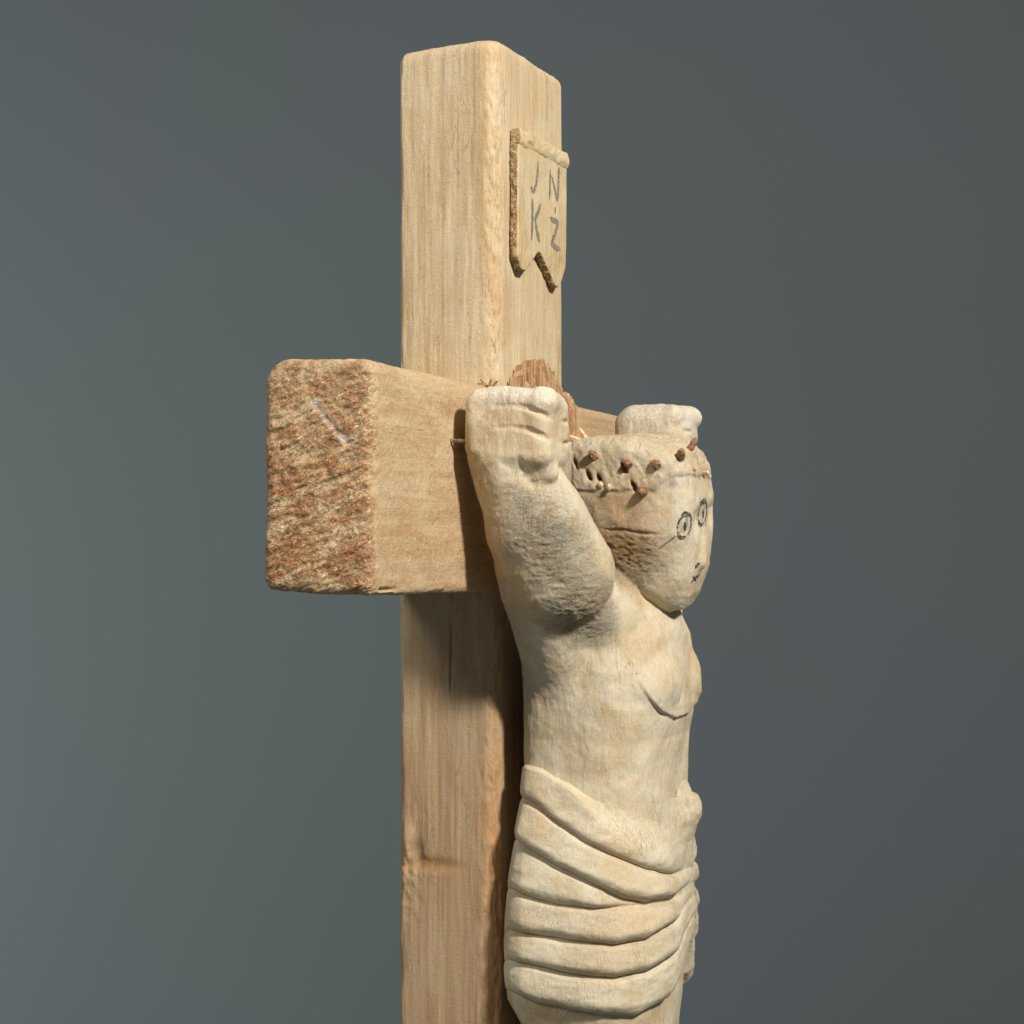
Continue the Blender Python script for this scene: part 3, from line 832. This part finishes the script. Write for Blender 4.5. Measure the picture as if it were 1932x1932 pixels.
# ---- drawn face
def at_px(px, py):
    d = ray(px, py); h = BBVH.ray_cast(Vector(CAM), Vector(d))
    return (np.array(h[0]), np.array(h[1])) if h[0] is not None else (None, None)
def drawn(name, strokes, mat, off=0.8):
    """strokes measured in the photograph, laid on the carved face along its own normal"""
    V = []; F = []
    for pts, wd in strokes:
        hits = [at_px(*p) for p in pts]
        hits = [h for h in hits if h[0] is not None and h[0][0] > 200]
        if len(hits) < 2: continue
        D = -sum(h[1] for h in hits)
        v, fcs = strip(BBVH, [h[0] for h in hits], wd, off, D, 2.0, 0.4)
        b = len(V); V += v; F += [tuple(i + b for i in q) for q in fcs]
    return make(name, V, F, mat, figure, FB)
def arc(cx, cy, rx, ry, a0, a1, tilt, n=14):
    out = []
    for k in range(n + 1):
        a = math.radians(a0 + (a1 - a0) * k / n); u, v = rx * math.cos(a), ry * math.sin(a)
        out.append((cx + u * math.cos(tilt) - v * math.sin(tilt), cy - u * math.sin(tilt) - v * math.cos(tilt)))
    return out
def eye(cx, cy, rx, ry, tilt):
    e = drawn('eye', [(arc(cx, cy, rx, ry, 80, 200, tilt), 4.0), (arc(cx, cy, rx, ry, 215, 300, tilt), 4.0), (arc(cx, cy, rx * .95, ry, -45, 50, tilt), 3.2),
                      (arc(cx, cy - 2, rx * 1.1, ry * 1.16, 30, 135, tilt), 7.5), (arc(cx - 1, cy + 1, rx * .9, ry * 1.05, 225, 310, tilt), 7.5)], M_INKD)
    p = drawn('pupil', [([(cx + 1, cy - ry * .40), (cx + 1, cy), (cx + 1, cy + ry * .38)], 10)], M_PUP, 1.4)
    p.parent = e
eye(1291, 993, 12.5, 20, -0.22)
eye(1325, 969, 8, 20, -0.12)
drawn('nostril', [([(1320, 1062), (1316, 1066), (1311, 1070)], 10)], M_INKD)
drawn('mouth', [([(1303, 1099), (1309, 1092), (1315, 1088), (1320, 1083)], 6), ([(1307, 1087), (1313, 1095)], 5)], M_INKD)
drawn('cheek_line', [([(1244, 1035), (1256, 1025), (1275, 1011)], 3)], M_INK)

# ---- crown of thorns: whittled pegs
def peg(name, tip_len, r, p, direction, mat, sides=6, blunt=0.4, bend=0.15):
    r = r * 0.8; tip_len = tip_len * random.uniform(0.75, 1.05)
    D = Vector(direction).normalized(); X = D.orthogonal().normalized(); Y = D.cross(X)
    V = []; F = []
    rows = [(-8, 1.0), (tip_len * 0.45, random.uniform(0.85, 1.05)), (tip_len * 0.8, 0.78), (tip_len, blunt)]
    off = X * random.uniform(-1, 1) * bend * tip_len
    for h, k in rows:
        for s_ in range(sides):
            a = 2 * math.pi * s_ / sides + random.uniform(-.15, .15)
            rr = r * k * random.uniform(0.82, 1.15)
            q = Vector(p) + D * h + X * math.cos(a) * rr + Y * math.sin(a) * rr + off * max(0, h / tip_len) ** 2
            V.append(tuple(q))
    for i in range(len(rows) - 1):
        for s_ in range(sides):
            a, b = i * sides + s_, i * sides + (s_ + 1) % sides
            F.append((a, b, b + sides, a + sides))
    F.append(tuple(range((len(rows) - 1) * sides, len(rows) * sides)))
    F.append(tuple(range(sides - 1, -1, -1)))
    return make(name, V, F, mat, figure, FB, smooth=False)

for (px, py, ln, r, dr, mt) in (
        (1121, 861, 21, 10, (-.25, -1, .35), M_THORN), (1187, 876, 18, 10, (.0, -1, .25), M_THORN), (1238, 876, 17, 12, (.15, -1, .15), M_THORN),
        (1284, 862, 26, 11, (.35, -1, .5), M_THORN), (1213, 926, 22, 13, (.1, -1, -.25), M_THORN),
        (1134, 914, 8, 8, (-.1, -1, -.2), M_SPLIN), (1150, 918, 9, 8, (.1, -1, -.5), M_SPLIN),
        (1327, 893, 15, 7, (1, -.4, .1), M_SPLIN), (1309, 886, 8, 5, (.8, -.6, .3), M_SPLIN)):
    h, nn = at_px(px, py)
    if h is not None:
        peg('thorn', ln, r, h, dr, mt)
for (p, dr, ln, r, mt) in (
        (on_x(1304, 842, 338), (.5, .1, .9), 20, 9, M_THORN), (on_x(1108, 832, 118), (-.55, -.3, 1), 36, 8, M_SPLIN), (on_x(1100, 836, 114), (-.9, -.3, .6), 34, 7, M_SPLIN),
        (on_x(1086, 862, 102), (-1, -.4, .1), 26, 11, M_THORN), (on_x(1096, 846, 108), (-1, -.3, .1), 40, 3.5, M_THORN),
        ((150, 262, 150), (-.2, 1, .3), 20, 9, M_THORN), ((220, 266, 148), (0, 1, .2), 18, 9, M_THORN), ((290, 252, 150), (.4, 1, .3), 20, 9, M_THORN)):
    peg('thorn', ln, r, p, dr, mt)

# ============================================================================
# nails and loose slivers
# ============================================================================
def nail(p0, p1, r, label):
    p0, p1 = Vector(p0), Vector(p1); D = (p1 - p0).normalized(); X = D.orthogonal().normalized(); Y = D.cross(X)
    V = []; F = []; S = 12
    L = (p1 - p0).length
    rows = [(0, .15), (8, 1), (L - 3, 1), (L - 2.5, 1.9), (L, 1.7)]
    for h, k in rows:
        for s_ in range(S):
            a = 2 * math.pi * s_ / S; V.append(tuple(p0 + D * h + (X * math.cos(a) + Y * math.sin(a)) * r * k))
    for i in range(len(rows) - 1):
        for s_ in range(S):
            a, b = i * S + s_, i * S + (s_ + 1) % S; F.append((a, b, b + S, a + S))
    F.append(tuple(range(S - 1, -1, -1))); F.append(tuple(range((len(rows) - 1) * S, len(rows) * S)))
    o = make('nail', V, F, M_NAIL, None, tuple(p0)); o['label'] = label; o['category'] = 'nail'
    for pl in o.data.polygons: pl.use_smooth = len(pl.vertices) == 4
    return o
nail((-40, -204, 190), (60, -196, 186), 3.6, 'thin metal nail holding the near raised fist to the beam')
nail((-40, 560, 205), (90, 566, 205), 3.6, 'thin metal nail holding the far raised fist to the beam')

def sliver(p, d, ln, r):
    D = Vector(d).normalized(); X = D.orthogonal().normalized(); Y = D.cross(X)
    V = []; F = []; n = 6
    for k in range(n + 1):
        t = k / n; c = Vector(p) + D * ln * t + Y * math.sin(t * 3) * ln * 0.16
        rr = r * (1 - t * 0.75)
        V += [tuple(c + X * rr), tuple(c + Y * rr * .5), tuple(c - X * rr)]
    for k in range(n):
        for j in range(3):
            a, b = k * 3 + j, k * 3 + (j + 1) % 3; F.append((a, b, b + 3, a + 3))
    F.append((2, 1, 0))
    make('sliver', V, F, M_THORN, cross, PB, smooth=False)
for p, d, ln in (((-22, -2, 304), (-.6, -.3, .8), 20), ((-14, -2, 303), (.3, -.3, 1), 16), ((-8, 0, 302), (.8, -.2, .8), 18), ((-28, -2, 304), (-1, -.2, .2), 16)):
    sliver(p, d, ln * 0.8, 3.4)
